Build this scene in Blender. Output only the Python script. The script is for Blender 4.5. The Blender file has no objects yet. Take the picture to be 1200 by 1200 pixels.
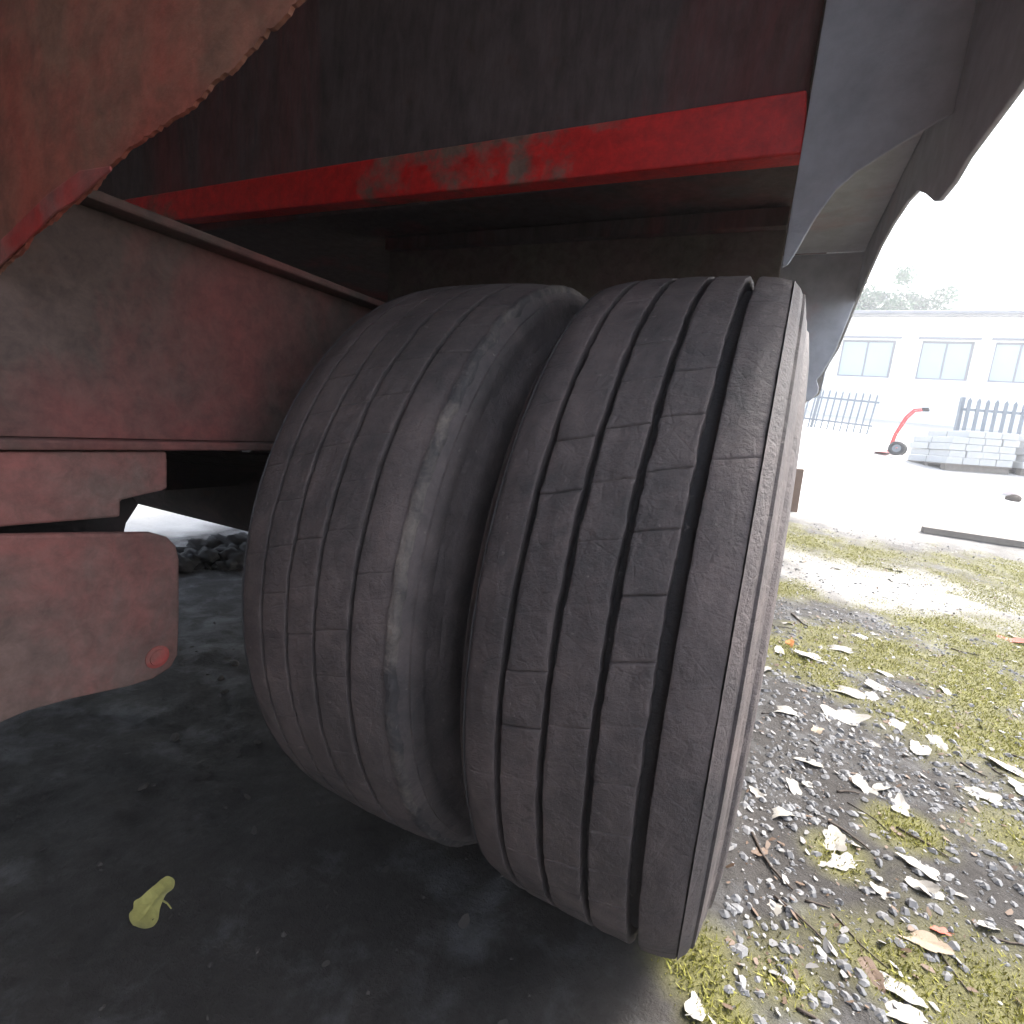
import bpy, math, random
import numpy as np
from mathutils import Matrix, Vector, Euler

random.seed(7)
rng = np.random.default_rng(11)
C = bpy.context.scene.collection
sc = bpy.context.scene

# ------------------------------------------------------------------ camera
AX = np.array([0.893972, 0.155098, -0.420426])    # image-frame directions of world X, Y, Z
YD = np.array([0.437971, -0.103837, 0.892972])
UP = np.array([0.094843, -0.982427, -0.160756])
Mw = np.stack([AX, YD, UP])
right, down, fwd = Mw[:, 0], Mw[:, 1], Mw[:, 2]
cam_data = bpy.data.cameras.new('camera')
cam = bpy.data.objects.new('camera', cam_data)
C.objects.link(cam)
rot = Matrix(((right[0], -down[0], -fwd[0]), (right[1], -down[1], -fwd[1]), (right[2], -down[2], -fwd[2])))
CAM = (0.00248, -0.96118, 0.77412)
cam.matrix_world = Matrix.Translation(CAM) @ rot.to_4x4()
cam_data.sensor_fit = 'HORIZONTAL'
cam_data.angle = 2 * math.atan(600 / 607.19)
cam_data.clip_start = 0.02
cam_data.clip_end = 2000
sc.camera = cam

# ------------------------------------------------------------------ sky, sun, exposure
SUN_EL, SUN_AZ = math.radians(50), math.radians(40)      # azimuth clockwise from +Y
world = bpy.data.worlds.new('World'); sc.world = world; world.use_nodes = True
wn = world.node_tree.nodes; wl = world.node_tree.links
bg = wn['Background']; bg.inputs['Strength'].default_value = 0.15
sky = wn.new('ShaderNodeTexSky'); sky.sky_type = 'NISHITA'; sky.sun_disc = False
sky.sun_elevation = SUN_EL; sky.sun_rotation = SUN_AZ
sky.air_density = 1.0; sky.dust_density = 4.0; sky.ozone_density = 1.0
hsv = wn.new('ShaderNodeHueSaturation'); hsv.inputs['Saturation'].default_value = .6      # high thin cloud
wl.new(sky.outputs['Color'], hsv.inputs['Color']); wl.new(hsv.outputs['Color'], bg.inputs['Color'])
sd = bpy.data.lights.new('sun', 'SUN'); sd.energy = 1.5; sd.angle = math.radians(20); sd.color = (1.0, 0.96, 0.9)
sun = bpy.data.objects.new('sun', sd); C.objects.link(sun)
d = Vector((math.sin(SUN_AZ) * math.cos(SUN_EL), math.cos(SUN_AZ) * math.cos(SUN_EL), math.sin(SUN_EL)))
sun.rotation_euler = d.to_track_quat('Z', 'Y').to_euler(); sun.location = (20, 20, 30)
vs = sc.view_settings; vs.view_transform = 'Standard'; vs.look = 'None'; vs.gamma = 1; vs.exposure = 2.25
vs.use_curve_mapping = False
sc.render.engine = 'CYCLES'
cy = sc.cycles
cy.use_denoising = True; cy.use_adaptive_sampling = True; cy.adaptive_threshold = .025; cy.max_bounces = 10; cy.diffuse_bounces = 7; cy.glossy_bounces = 4
cy.volume_bounces = 1; cy.transparent_max_bounces = 6; cy.sample_clamp_indirect = 12
HAZE = .006

# ------------------------------------------------------------------ numpy value noise
TAB = rng.random((256, 256))
def vnoise(x, y, seed=0):
    x = np.asarray(x, float) + seed * 17.37; y = np.asarray(y, float) + seed * 9.11
    xi = np.floor(x).astype(int); yi = np.floor(y).astype(int)
    fx = x - xi; fy = y - yi
    fx = fx * fx * (3 - 2 * fx); fy = fy * fy * (3 - 2 * fy)
    a = TAB[xi % 256, yi % 256]; b = TAB[(xi + 1) % 256, yi % 256]
    c = TAB[xi % 256, (yi + 1) % 256]; e = TAB[(xi + 1) % 256, (yi + 1) % 256]
    return (a * (1 - fx) + b * fx) * (1 - fy) + (c * (1 - fx) + e * fx) * fy
def fbm(x, y, seed=0, oct=4):
    s = 0; a = .5
    for k in range(oct):
        s = s + a * (vnoise(np.asarray(x) * 2 ** k, np.asarray(y) * 2 ** k, seed + k * 3) - .5); a *= .5
    return s

# ------------------------------------------------------------------ materials
def new_mat(name):
    m = bpy.data.materials.new(name); m.use_nodes = True
    nt = m.node_tree; nt.nodes.clear()
    out = nt.nodes.new('ShaderNodeOutputMaterial'); b = nt.nodes.new('ShaderNodeBsdfPrincipled')
    nt.links.new(b.outputs[0], out.inputs['Surface'])
    return m, nt, b
def N(nt, typ, **kw):
    n = nt.nodes.new(typ)
    for k, v in kw.items():
        if k in n.inputs: n.inputs[k].default_value = v
        else: setattr(n, k, v)
    return n
def noise(nt, vec, scale, detail=6, rough=.6, dist=0.0):
    n = N(nt, 'ShaderNodeTexNoise'); n.inputs['Scale'].default_value = scale
    n.inputs['Detail'].default_value = detail; n.inputs['Roughness'].default_value = rough
    n.inputs['Distortion'].default_value = dist
    nt.links.new(vec, n.inputs['Vector']); return n.outputs['Fac']
def ramp(nt, fac, stops):
    r = nt.nodes.new('ShaderNodeValToRGB'); el = r.color_ramp.elements
    while len(el) < len(stops): el.new(.5)
    for e, (p, c) in zip(el, stops):
        e.position = p; e.color = (*c, 1) if len(c) == 3 else c
    nt.links.new(fac, r.inputs[0]); return r.outputs[0]
def mix(nt, fac, a, b):
    m = nt.nodes.new('ShaderNodeMix'); m.data_type = 'RGBA'
    for s, v in ((m.inputs[0], fac), (m.inputs[6], a), (m.inputs[7], b)):
        if isinstance(v, bpy.types.NodeSocket): nt.links.new(v, s)
        elif isinstance(v, (int, float)): s.default_value = v
        else: s.default_value = (*v, 1)
    return m.outputs[2]
def coords(nt, kind='Object', scale=(1, 1, 1)):
    t = nt.nodes.new('ShaderNodeTexCoord'); mp = nt.nodes.new('ShaderNodeMapping')
    mp.inputs['Scale'].default_value = scale
    nt.links.new(t.outputs[kind], mp.inputs[0]); return mp.outputs[0]
def bump(nt, b, h, strength=.4, dist=.01):
    bn = nt.nodes.new('ShaderNodeBump'); bn.inputs['Strength'].default_value = strength
    bn.inputs['Distance'].default_value = dist
    nt.links.new(h, bn.inputs['Height']); nt.links.new(bn.outputs[0], b.inputs['Normal'])
BW = lambda a, b: [(a, (0, 0, 0)), (b, (1, 1, 1))]

def painted_steel(name, red, dirt, dlo, dhi, rough=.55, rust=.35, patch=3.0, streak=None, speck=.85):
    """old red paint under road dirt with rusty chips"""
    m, nt, b = new_mat(name)
    v = coords(nt)
    sv = coords(nt, scale=streak) if streak else v
    n1 = noise(nt, sv, patch, 8, .65, .4)
    dirtf = ramp(nt, n1, BW(dlo, dhi))
    redv = mix(nt, noise(nt, v, 9, 5), tuple(c * .75 for c in red), tuple(min(1, c * 1.15) for c in red))
    dirtv = mix(nt, noise(nt, v, 22, 6), tuple(c * .7 for c in dirt), tuple(c * 1.3 for c in dirt))
    col = mix(nt, dirtf, redv, dirtv)
    rf = ramp(nt, noise(nt, v, 14, 9, .7), BW(.58, .70))
    mm = nt.nodes.new('ShaderNodeMath'); mm.operation = 'MULTIPLY'; mm.inputs[1].default_value = rust
    nt.links.new(rf, mm.inputs[0])
    col = mix(nt, mm.outputs[0], col, (.10, .035, .015))
    sp = ramp(nt, noise(nt, sv, 38, 9, .75, .3), [(.35, (.62,) * 3), (.62, (1.12,) * 3)])
    mu = nt.nodes.new('ShaderNodeMix'); mu.data_type = 'RGBA'; mu.blend_type = 'MULTIPLY'; mu.inputs[0].default_value = speck
    nt.links.new(col, mu.inputs[6]); nt.links.new(sp, mu.inputs[7]); col = mu.outputs[2]
    nt.links.new(col, b.inputs['Base Color'])
    rr = ramp(nt, dirtf, [(0, (rough,) * 3), (1, (min(1, rough + .3),) * 3)])
    nt.links.new(rr, b.inputs['Roughness'])
    bump(nt, b, noise(nt, v, 60, 8, .7), .35, .004)
    return m

M = {}
M['skirt'] = painted_steel('glare_grey_mudguard', (.46, .25, .25), (.46, .47, .50), .26, .46, .45, .03, 1.6, None, .2)  # grey paled partly to stand in for lens glare; reddish remnants are paint
M['beam'] = painted_steel('bright_red_beam_paint', (.66, .020, .018), (.20, .12, .09), .56, .62, .45, .06, 2.4)
M['bulk'] = painted_steel('grimy_bulkhead_paint', (.22, .05, .047), (.105, .078, .074), .28, .50, .8, .3, 3.0, (1, 1, .25))
M['rail'] = painted_steel('dusty_frame_paint', (.16, .040, .034), (.082, .056, .047), .32, .56, .75, .25, 3.4)
M['hanger'] = painted_steel('hanger_paint', (.21, .055, .045), (.125, .080, .067), .30, .56, .65, .2, 4.5)
M['gusset'] = painted_steel('rusty_gusset_paint', (.30, .065, .04), (.19, .088, .055), .36, .58, .75, .45, 7.0)
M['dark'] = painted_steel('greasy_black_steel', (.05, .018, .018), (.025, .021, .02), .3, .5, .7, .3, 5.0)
M['arch'] = painted_steel('dusty_arch_panel_paint', (.16, .10, .09), (.14, .12, .095), .35, .6, .8, .2, 4.0)
M['redchip'] = painted_steel('red_bolt_paint', (.36, .035, .03), (.22, .08, .065), .42, .62, .6, .2, 14)

def rubber(name, dust_lo, dust_hi, dustc=(.135, .112, .105)):
    m, nt, b = new_mat(name)
    v = coords(nt)
    n1 = noise(nt, v, 7, 9, .68, .6)
    n1 = mix(nt, .4, n1, noise(nt, v, 28, 9, .75, .8))
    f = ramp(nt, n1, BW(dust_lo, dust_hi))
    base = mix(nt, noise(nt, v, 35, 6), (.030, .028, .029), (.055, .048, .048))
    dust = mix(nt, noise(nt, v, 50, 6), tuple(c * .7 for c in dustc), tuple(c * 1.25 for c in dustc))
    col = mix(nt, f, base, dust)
    fleck = ramp(nt, noise(nt, v, 120, 4, .6), BW(.66, .74))
    mm = nt.nodes.new('ShaderNodeMath'); mm.operation = 'MULTIPLY'; mm.inputs[1].default_value = .45
    nt.links.new(fleck, mm.inputs[0])
    col = mix(nt, mm.outputs[0], col, (.26, .23, .21))
    nt.links.new(col, b.inputs['Base Color'])
    b.inputs['Roughness'].default_value = .68
    vor = nt.nodes.new('ShaderNodeTexVoronoi'); vor.feature = 'DISTANCE_TO_EDGE'; vor.inputs['Scale'].default_value = 34
    nt.links.new(v, vor.inputs['Vector'])
    ck = ramp(nt, vor.outputs['Distance'], BW(.0, .05))
    hh = mix(nt, .07, noise(nt, v, 90, 8, .7), ck)
    bump(nt, b, hh, .8, .005)
    return m
M['tread'] = rubber('worn_tread_rubber', .34, .66, (.145, .113, .106))
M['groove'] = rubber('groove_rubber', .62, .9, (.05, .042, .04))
M['side'] = rubber('dusty_sidewall_rubber', .36, .70, (.135, .106, .10))
M['ridge'] = rubber('dust_caked_rubber', .46, .66, (.21, .175, .15))

def simple(name, col, rough=.6, var=.25, scale=30, bumpS=.2, metallic=0, spec=None):
    m, nt, b = new_mat(name); v = coords(nt)
    c = mix(nt, noise(nt, v, scale, 6), tuple(x * (1 - var) for x in col), tuple(min(1, x * (1 + var)) for x in col))
    nt.links.new(c, b.inputs['Base Color']); b.inputs['Roughness'].default_value = rough
    b.inputs['Metallic'].default_value = metallic
    if bumpS: bump(nt, b, noise(nt, v, scale * 2, 6), bumpS, .004)
    return m
M['rim'] = simple('rusty_rim_steel', (.20, .10, .07), .7, .4, 25)
M['leaf_pale'] = simple('pale_dead_leaf', (.27, .255, .225), .55, .3, 40)
M['leaf_tan'] = simple('tan_dead_leaf', (.26, .20, .135), .6, .3, 40)
M['leaf_brown'] = simple('brown_dead_leaf', (.115, .072, .045), .65, .35, 40)
M['leaf_red'] = simple('red_dead_leaf', (.38, .06, .03), .6, .3, 40)
M['leaf_yellow'] = simple('yellow_green_leaf', (.42, .39, .13), .5, .45, 5)
M['leaf_orange'] = simple('orange_leaf', (.60, .22, .05), .6, .25, 30)
M['twig'] = simple('twig_bark', (.055, .04, .03), .85, .4, 60)
M['clod'] = simple('black_earth', (.016, .014, .013), .95, .4, 30)
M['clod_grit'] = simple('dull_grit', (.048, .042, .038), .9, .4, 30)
M['moss'] = simple('moss_green', (.25, .24, .05), .9, .4, 7, 0)
M['stone'] = simple('gravel_stone', (.145, .146, .15), .7, .35, 12)
M['chips'] = simple('leaf_chips', (.21, .205, .20), .6, .4, 9, 0)
M['render'] = simple('white_wall_render', (.74, .73, .70), .85, .05, 3)
M['roof'] = simple('grey_roof_sheet', (.36, .36, .37), .7, .15, 5)
M['frame'] = simple('grey_window_frame', (.22, .23, .25), .5, .1, 5)
m_, nt_, b_ = new_mat('window_glass'); b_.inputs['Base Color'].default_value = (.42, .50, .52, 1); b_.inputs['Roughness'].default_value = .08  # pale base colour stands for sky reflected in the panes
M['glass'] = m_
M['concrete'] = simple('pale_concrete_paver', (.46, .47, .47), .85, .12, 8)
M['timber'] = simple('weathered_timber', (.17, .15, .13), .85, .3, 20)
M['brownwood'] = simple('brown_timber', (.16, .10, .07), .85, .3, 20)
M['galv'] = simple('galvanised_steel', (.17, .20, .23), .5, .12, 15, .1, .2)
M['redtube'] = simple('red_tube_paint', (.62, .05, .05), .4, .15, 15, .1)
M['blackrub'] = simple('black_rubber', (.03, .03, .033), .7, .3, 30)
M['plastic'] = simple('white_plastic', (.78, .66, .64), .4, .05, 10, 0)
M['bark'] = simple('tree_bark', (.09, .07, .05), .9, .4, 10)
m_, nt_, b_ = new_mat('tree_leaves')
v_ = coords(nt_)
nt_.links.new(mix(nt_, noise(nt_, v_, 1.2, 4), (.022, .075, .020), (.055, .14, .045)), b_.inputs['Base Color'])
b_.inputs['Roughness'].default_value = .6
M['leaves'] = m_

# soil: damp grey-brown dirt, silty grey crusts, mossy stain
m_, nt, b = new_mat('yard_soil'); v = coords(nt)
n1 = noise(nt, v, 1.6, 8, .6, .5); n2 = noise(nt, v, 9, 8, .65, .3); n3 = noise(nt, v, 60, 8, .7)
soil = mix(nt, n3, (.022, .0195, .0175), (.060, .055, .051))
silt = mix(nt, n3, (.082, .083, .084), (.145, .148, .152))
col = mix(nt, ramp(nt, mix(nt, .45, n2, n1), BW(.50, .68)), soil, silt)
geo = nt.nodes.new('ShaderNodeVertexColor'); geo.layer_name = 'ground_mix'
sep = nt.nodes.new('ShaderNodeSeparateColor'); nt.links.new(geo.outputs[0], sep.inputs[0])
mossy = mix(nt, n3, (.11, .105, .035), (.24, .23, .08))
col = mix(nt, sep.outputs[0], col, mossy)                    # red: moss stain
hard_lit = mix(nt, n3, (.36, .35, .33), (.52, .51, .48))
col = mix(nt, sep.outputs[1], col, hard_lit)                     # green: pale far-yard hardcore, plus daylight painted beyond the opposite side
nt.links.new(col, b.inputs['Base Color'])
rr = ramp(nt, n2, [(.3, (.85,) * 3), (.7, (.55,) * 3)]); nt.links.new(rr, b.inputs['Roughness']); b.inputs['Specular IOR Level'].default_value = .2
bump(nt, b, mix(nt, .4, n3, noise(nt, v, 220, 5, .7)), .8, .012)
M['ground'] = m_

# ------------------------------------------------------------------ mesh helpers
def tag(o, label=None, cat=None, group=None, kind=None):
    if label: o['label'] = label
    if cat: o['category'] = cat
    if group: o['group'] = group
    if kind: o['kind'] = kind
    return o
def obj(name, verts, faces, mat, parent=None, smooth=False, loc=(0, 0, 0), bevel=0, rot=None):
    me = bpy.data.meshes.new(name)
    me.from_pydata([tuple(p) for p in np.asarray(verts, float)] if not isinstance(verts, list) else verts, [], [tuple(int(i) for i in f) for f in faces])
    me.materials.append(M[mat]); me.update()
    if smooth: me.shade_smooth()
    o = bpy.data.objects.new(name, me); C.objects.link(o)
    o.location = loc
    if rot: o.rotation_euler = rot
    if parent: o.parent = parent
    if bevel:
        bm = o.modifiers.new('bevel', 'BEVEL'); bm.width = bevel; bm.segments = 2; bm.limit_method = 'ANGLE'
    return o
def fix_normals(o):
    import bmesh
    bm = bmesh.new(); bm.from_mesh(o.data); bmesh.ops.recalc_face_normals(bm, faces=bm.faces); bm.to_mesh(o.data); bm.free()
    return o
def empty(name, loc=(0, 0, 0), rz=0):
    o = bpy.data.objects.new(name, None); C.objects.link(o); o.location = loc; o.rotation_euler = (0, 0, rz)
    o.empty_display_size = .1
    return o
def box_data(x0, x1, y0, y1, z0, z1):
    v = [(x0, y0, z0), (x1, y0, z0), (x1, y1, z0), (x0, y1, z0), (x0, y0, z1), (x1, y0, z1), (x1, y1, z1), (x0, y1, z1)]
    f = [(0, 3, 2, 1), (4, 5, 6, 7), (0, 1, 5, 4), (1, 2, 6, 5), (2, 3, 7, 6), (3, 0, 4, 7)]
    return v, f
def box(name, x0, x1, y0, y1, z0, z1, mat, parent=None, bevel=.003):
    v, f = box_data(x0, x1, y0, y1, z0, z1)
    return obj(name, v, f, mat, parent, bevel=bevel)
def plate(name, poly, axis, a0, a1, mat, parent=None, bevel=.003):
    """polygon in the two other axes, extruded along axis between a0 and a1"""
    n = len(poly); v = []
    for a in (a0, a1):
        for p, q in poly:
            v.append((a, p, q) if axis == 0 else (p, a, q) if axis == 1 else (p, q, a))
    f = [tuple(range(n)), tuple(range(2 * n - 1, n - 1, -1))] + [(i, i + n, (i + 1) % n + n, (i + 1) % n) for i in range(n)]
    return fix_normals(obj(name, v, f, mat, parent, bevel=bevel))
def tube_data(pts, rad, seg=8, cap=True):
    pts = [Vector(p) for p in pts]; v = []; f = []
    rad = rad if hasattr(rad, '__len__') else [rad] * len(pts)
    for i, p in enumerate(pts):
        t = (pts[min(i + 1, len(pts) - 1)] - pts[max(i - 1, 0)]).normalized()
        a = t.orthogonal().normalized() if i == 0 else (a - t * a.dot(t)).normalized()
        bb = t.cross(a)
        for k in range(seg):
            w = 2 * math.pi * k / seg
            v.append(tuple(p + rad[i] * (math.cos(w) * a + math.sin(w) * bb)))
    for i in range(len(pts) - 1):
        for k in range(seg):
            f.append((i * seg + k, i * seg + (k + 1) % seg, (i + 1) * seg + (k + 1) % seg, (i + 1) * seg + k))
    if cap:
        f.append(tuple(range(seg - 1, -1, -1))); f.append(tuple((len(pts) - 1) * seg + k for k in range(seg)))
    return v, f
def tube(name, pts, rad, mat, parent=None, seg=10):
    v, f = tube_data(pts, rad, seg); return obj(name, v, f, mat, parent, smooth=True)
def lathe(name, prof, mat, parent=None, seg=64, close=False, loc=(0, 0, 0)):
    """profile (x, r) turned round the X axis"""
    n = len(prof); v = []; f = []
    for k in range(seg):
        w = 2 * math.pi * k / seg
        for x, r in prof: v.append((x, r * math.cos(w), r * math.sin(w)))
    for k in range(seg):
        k2 = (k + 1) % seg
        for i in range(n if close else n - 1):
            j = (i + 1) % n
            f.append((k * n + i, k2 * n + i, k2 * n + j, k * n + j))
    o = fix_normals(obj(name, v, f, mat, parent, smooth=True, loc=loc)); o.data.set_sharp_from_angle(angle=math.radians(35)); return o

# ------------------------------------------------------------------ ground
def ground_base(x, y):
    a = (y - .265 * (x - 2.1) - 3.1) / .5
    return np.minimum(.13 * .5 * np.logaddexp(0, a), 3.0)
MOSS = [(.03, -.22, .075), (.19, 1.23, .22), (.55, 1.55, .40), (.85, 1.45, .42), (.82, 1.02, .30), (.95, 2.2, .45), (.33, -.04, .12), (.46, .0, .16), (.40, .33, .07),
        (1.4, 3.0, .55), (.36, 3.6, .45), (.75, 3.4, .5), (.60, .95, .22), (.62, .45, .12), (.08, -.28, .08), (1.2, 1.9, .55), (.22, 2.3, .25), (.34, 1.05, .15), (.8, .3, .2), (1.0, .8, .3), (1.6, 2.2, .5), (1.7, 3.6, .6), (.25, .15, .06), (.15, -.18, .07)]
def moss_amount(x, y):
    s = np.full_like(np.asarray(x, float), -.7)
    for cx, cy_, r in MOSS:
        s = np.maximum(s, 1.25 - np.hypot(x - cx, y - cy_) / r)
    return np.clip(s + 1.5 * fbm(np.asarray(x) * 7, np.asarray(y) * 7, 5, 4), 0, 1)
def ground_z(x, y):
    x = np.asarray(x, float); y = np.asarray(y, float)
    near = np.exp(-(np.hypot(x, y) / 9) ** 2)
    z = ground_base(x, y) + near * (.016 * np.abs(fbm(x * 9, y * 9, 41, 4)) * (x < .1) + .045 * fbm(x * 1.3, y * 1.3, 1, 3) + .022 * fbm(x * 6, y * 6, 2, 3) + .010 * fbm(x * 24, y * 24, 3, 3))
    # tyres have settled: level the dirt where they stand
    px = np.clip(np.minimum(x + .68, .08 - x) / .06, 0, 1); py = np.clip((.26 - np.abs(y)) / .08, 0, 1)
    w = px * py
    return z * (1 - w) + .012 * w + .010 * np.clip(1 - np.abs(x - .06) / .05, 0, 1) * py
def graded(lo, hi, step, far, growth=1.25):
    a = list(np.arange(lo, hi, step)); s = step; p = a[-1]
    while p < far: s *= growth; p += s; a.append(p)
    s = step; p = a[0]; b = []
    while p > -far: s *= growth; p -= s; b.append(p)
    return np.array(b[::-1] + a)
gx = graded(-2.8, 2.6, .016, 400); gy = graded(-1.0, 4.2, .016, 400)
GX, GY = np.meshgrid(gx, gy, indexing='ij')
GZ = ground_z(GX, GY)
nx, ny = GX.shape
idx = np.arange(nx * ny).reshape(nx, ny)
gf = np.stack([idx[:-1, :-1], idx[1:, :-1], idx[1:, 1:], idx[:-1, 1:]], -1).reshape(-1, 4)
me = bpy.data.meshes.new('ground')
me.vertices.add(nx * ny); me.vertices.foreach_set('co', np.stack([GX, GY, GZ], -1).astype(np.float32).ravel())
me.loops.add(gf.size); me.loops.foreach_set('vertex_index', gf.astype(np.int32).ravel())
me.polygons.add(len(gf)); me.polygons.foreach_set('loop_start', np.arange(0, gf.size, 4, dtype=np.int32))
me.update(calc_edges=True); me.validate()
ca = me.color_attributes.new('ground_mix', 'FLOAT_COLOR', 'POINT')
mo = moss_amount(GX, GY) * .8
far = np.clip((GY - .265 * (GX - 2.1) - 4.3 + 2.5 * fbm(GX * .8, GY * .8, 9, 3)) / 1.2, 0, 1)
patch = np.clip(1.3 - np.hypot((GX - .75) / .75, (GY - 2.75) / .45) + 1.2 * fbm(GX * 3, GY * 3, 14, 3), 0, 1)
far = np.maximum(far, patch * .8)
far = np.maximum(far, np.clip((-2.75 - GX + .4 * fbm(GX * 4, GY * 4, 21, 3)) / .3, 0, 1))  # ground past the opposite skirt paled to stand for daylight falling there
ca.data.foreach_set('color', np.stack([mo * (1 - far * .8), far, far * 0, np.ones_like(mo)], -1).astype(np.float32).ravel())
me.materials.append(M['ground']); me.shade_smooth()
ground = bpy.data.objects.new('ground', me); C.objects.link(ground); tag(ground, kind='structure')
def gz(x, y): return float(ground_z(np.array([x]), np.array([y]))[0])

# ------------------------------------------------------------------ trailer
trailer = empty('trailer', (-.4, 0, 0))
tag(trailer, 'red steel trailer underside with dusty twin tyres, frame rail and side skirt', 'trailer')
bpy.context.view_layer.update()
T = empty('holder')       # geometry is written in yard coordinates; parts are shifted to the trailer's origin at the end
parts = []
def P(o): parts.append(o); return o

# body: side skirt seen from inside, with raised wheel cut-out
lower = [(-.47, 1.13), (-.45, 1.098), (-.42, 1.086), (-.36, 1.085), (-.24, 1.09), (-.20, 1.084), (-.145, 1.088), (-.115, 1.10), (-.05, 1.135), (.02, 1.168), (.098, 1.184), (.22, 1.194), (.333, 1.193), (.47, 1.172), (.607, 1.146), (.74, 1.114), (.861, 1.088), (1.10, 1.082), (1.20, 1.07),
         (1.235, 1.01), (1.32, 1.0), (1.7, 1.02), (2.0, 1.036), (4.6, 1.04)]
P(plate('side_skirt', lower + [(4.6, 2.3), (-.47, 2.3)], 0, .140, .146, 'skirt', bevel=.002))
P(plate('side_skirt', [(-4.2, .40), (4.6, .40), (4.6, 2.3), (-4.2, 2.3)], 0, -2.456, -2.45, 'skirt', bevel=.002))['label'] = 'opposite side skirt, out of view and hung low to block light'  # unseen skirt, brought down low to keep light out
P(box('floor_panel', -2.448, .138, -4.2, 4.6, 1.95, 2.0, 'bulk'))
# bulkhead above the red beam and the beam itself
P(box('bulkhead', -2.44, -.022, -.062, -.052, 1.19, 1.948, 'bulk', bevel=.002))
beam_poly = [(-2.44, 1.274), (-1.62, 1.270), (-.9, 1.268), (-.024, 1.262), (-.012, 1.182), (-.7, 1.192), (-1.62, 1.206), (-2.44, 1.212)]
P(plate('cross_beam', beam_poly, 1, -.10, -.064, 'beam', bevel=.003))
# corner post and the splayed liner between bulkhead and skirt
def slab(name, quad, th, mat):
    q = [Vector(p) for p in quad]; n = (q[1] - q[0]).cross(q[-1] - q[0]).normalized() * th
    k = len(q); v = [tuple(p) for p in q] + [tuple(p + n) for p in q]
    f = [tuple(range(k)), tuple(range(2 * k - 1, k - 1, -1))] + [(i, i + k, (i + 1) % k + k, (i + 1) % k) for i in range(k)]
    return fix_normals(obj(name, v, f, mat, None, bevel=.002))
lin = [(0, 1.03), (.05, 1.034), (.10, 1.05), (.20, 1.090), (.32, 1.122), (.45, 1.141), (.7, 1.163), (1, 1.187), (1, 1.94), (0, 1.94)]
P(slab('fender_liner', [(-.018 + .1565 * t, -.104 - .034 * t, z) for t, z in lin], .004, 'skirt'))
# recess behind the beam
P(box('arch_roof', -2.44, -.016, -.050, 1.55, 1.272, 1.280, 'bulk', bevel=0))
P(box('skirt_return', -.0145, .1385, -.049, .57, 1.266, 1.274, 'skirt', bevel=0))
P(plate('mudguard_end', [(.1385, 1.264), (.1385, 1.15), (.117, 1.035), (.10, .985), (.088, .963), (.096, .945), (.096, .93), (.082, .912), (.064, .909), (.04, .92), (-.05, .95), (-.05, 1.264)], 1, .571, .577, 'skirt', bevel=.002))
P(plate('arch_panel', [(-1.06, .98), (-.03, .98), (-.03, 1.27), (-1.06, 1.27)], 1, .30, .308, 'arch', bevel=.002))
P(plate('arch_rib', [(-1.055, 1.236), (-.03, 1.226), (-.03, 1.262), (-1.055, 1.266)], 1, .272, .298, 'bulk', bevel=.002))
P(box('rear_light_block', -2.44, -.64, 1.55, 1.56, .28, 1.94, 'dark', bevel=0))  # added plate, reaching low to block light from the rear
P(box('front_light_block', -2.44, .13, -2.4, -2.39, .26, 1.94, 'bulk', bevel=0))  # added behind the camera, reaching near the ground to block light

# frame rail with flanges
rail = P(box('frame_rail', -.732, -.722, -2.38, 1.54, .714, .972, 'rail', bevel=0))
tf = P(box('top_flange', -.80, -.690, -2.38, 1.54, .9735, .985, 'rail')); bf = P(box('bottom_flange', -.80, -.700, -2.38, 1.54, .701, .7125, 'rail'))
SUB = [(tf, rail), (bf, rail)]
# inner rail on the far side
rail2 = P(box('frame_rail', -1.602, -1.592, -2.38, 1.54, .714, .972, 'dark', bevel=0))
# hanger: stepped upper plate, rounded lower plate
up_poly = [(-1.30, .699), (-.539, .699), (-.539, .650), (-.545, .647), (-.596, .638), (-.597, .617), (-.70, .619), (-1.30, .628)]
P(plate('hanger_plate', up_poly, 0, -.722, -.708, 'hanger'))
lowp = [(-1.25, .64), (-.714, .613), (-.64, .604), (-.565, .594), (-.545, .585), (-.534, .571), (-.530, .552), (-.5305, .47), (-.533, .412), (-.543, .396), (-.566, .389), (-.598, .391), (-.66, .402), (-.702, .406), (-.722, .404), (-.76, .386), (-.9, .375), (-1.25, .37)]
low = P(plate('hanger_plate', lowp, 0, -.712, -.698, 'hanger', bevel=.004)); low['label'] = 'rounded lower hanger plate with a red bolt'
bolt = P(lathe('bolt', [(-.699, .0), (-.699, .0155), (-.6965, .0155), (-.696, .011), (-.694, .0105), (-.694, 0)], 'redchip', None, 18)); bolt.location = (0, -.562, .420)
SUB.append((bolt, low))
P(plate('hanger_web', [(-1.25, .36), (-.60, .40), (-.553, .592), (-.536, .618), (-.60, .700), (-1.25, .700)], 0, -.79, -.778, 'dark'))
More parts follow.
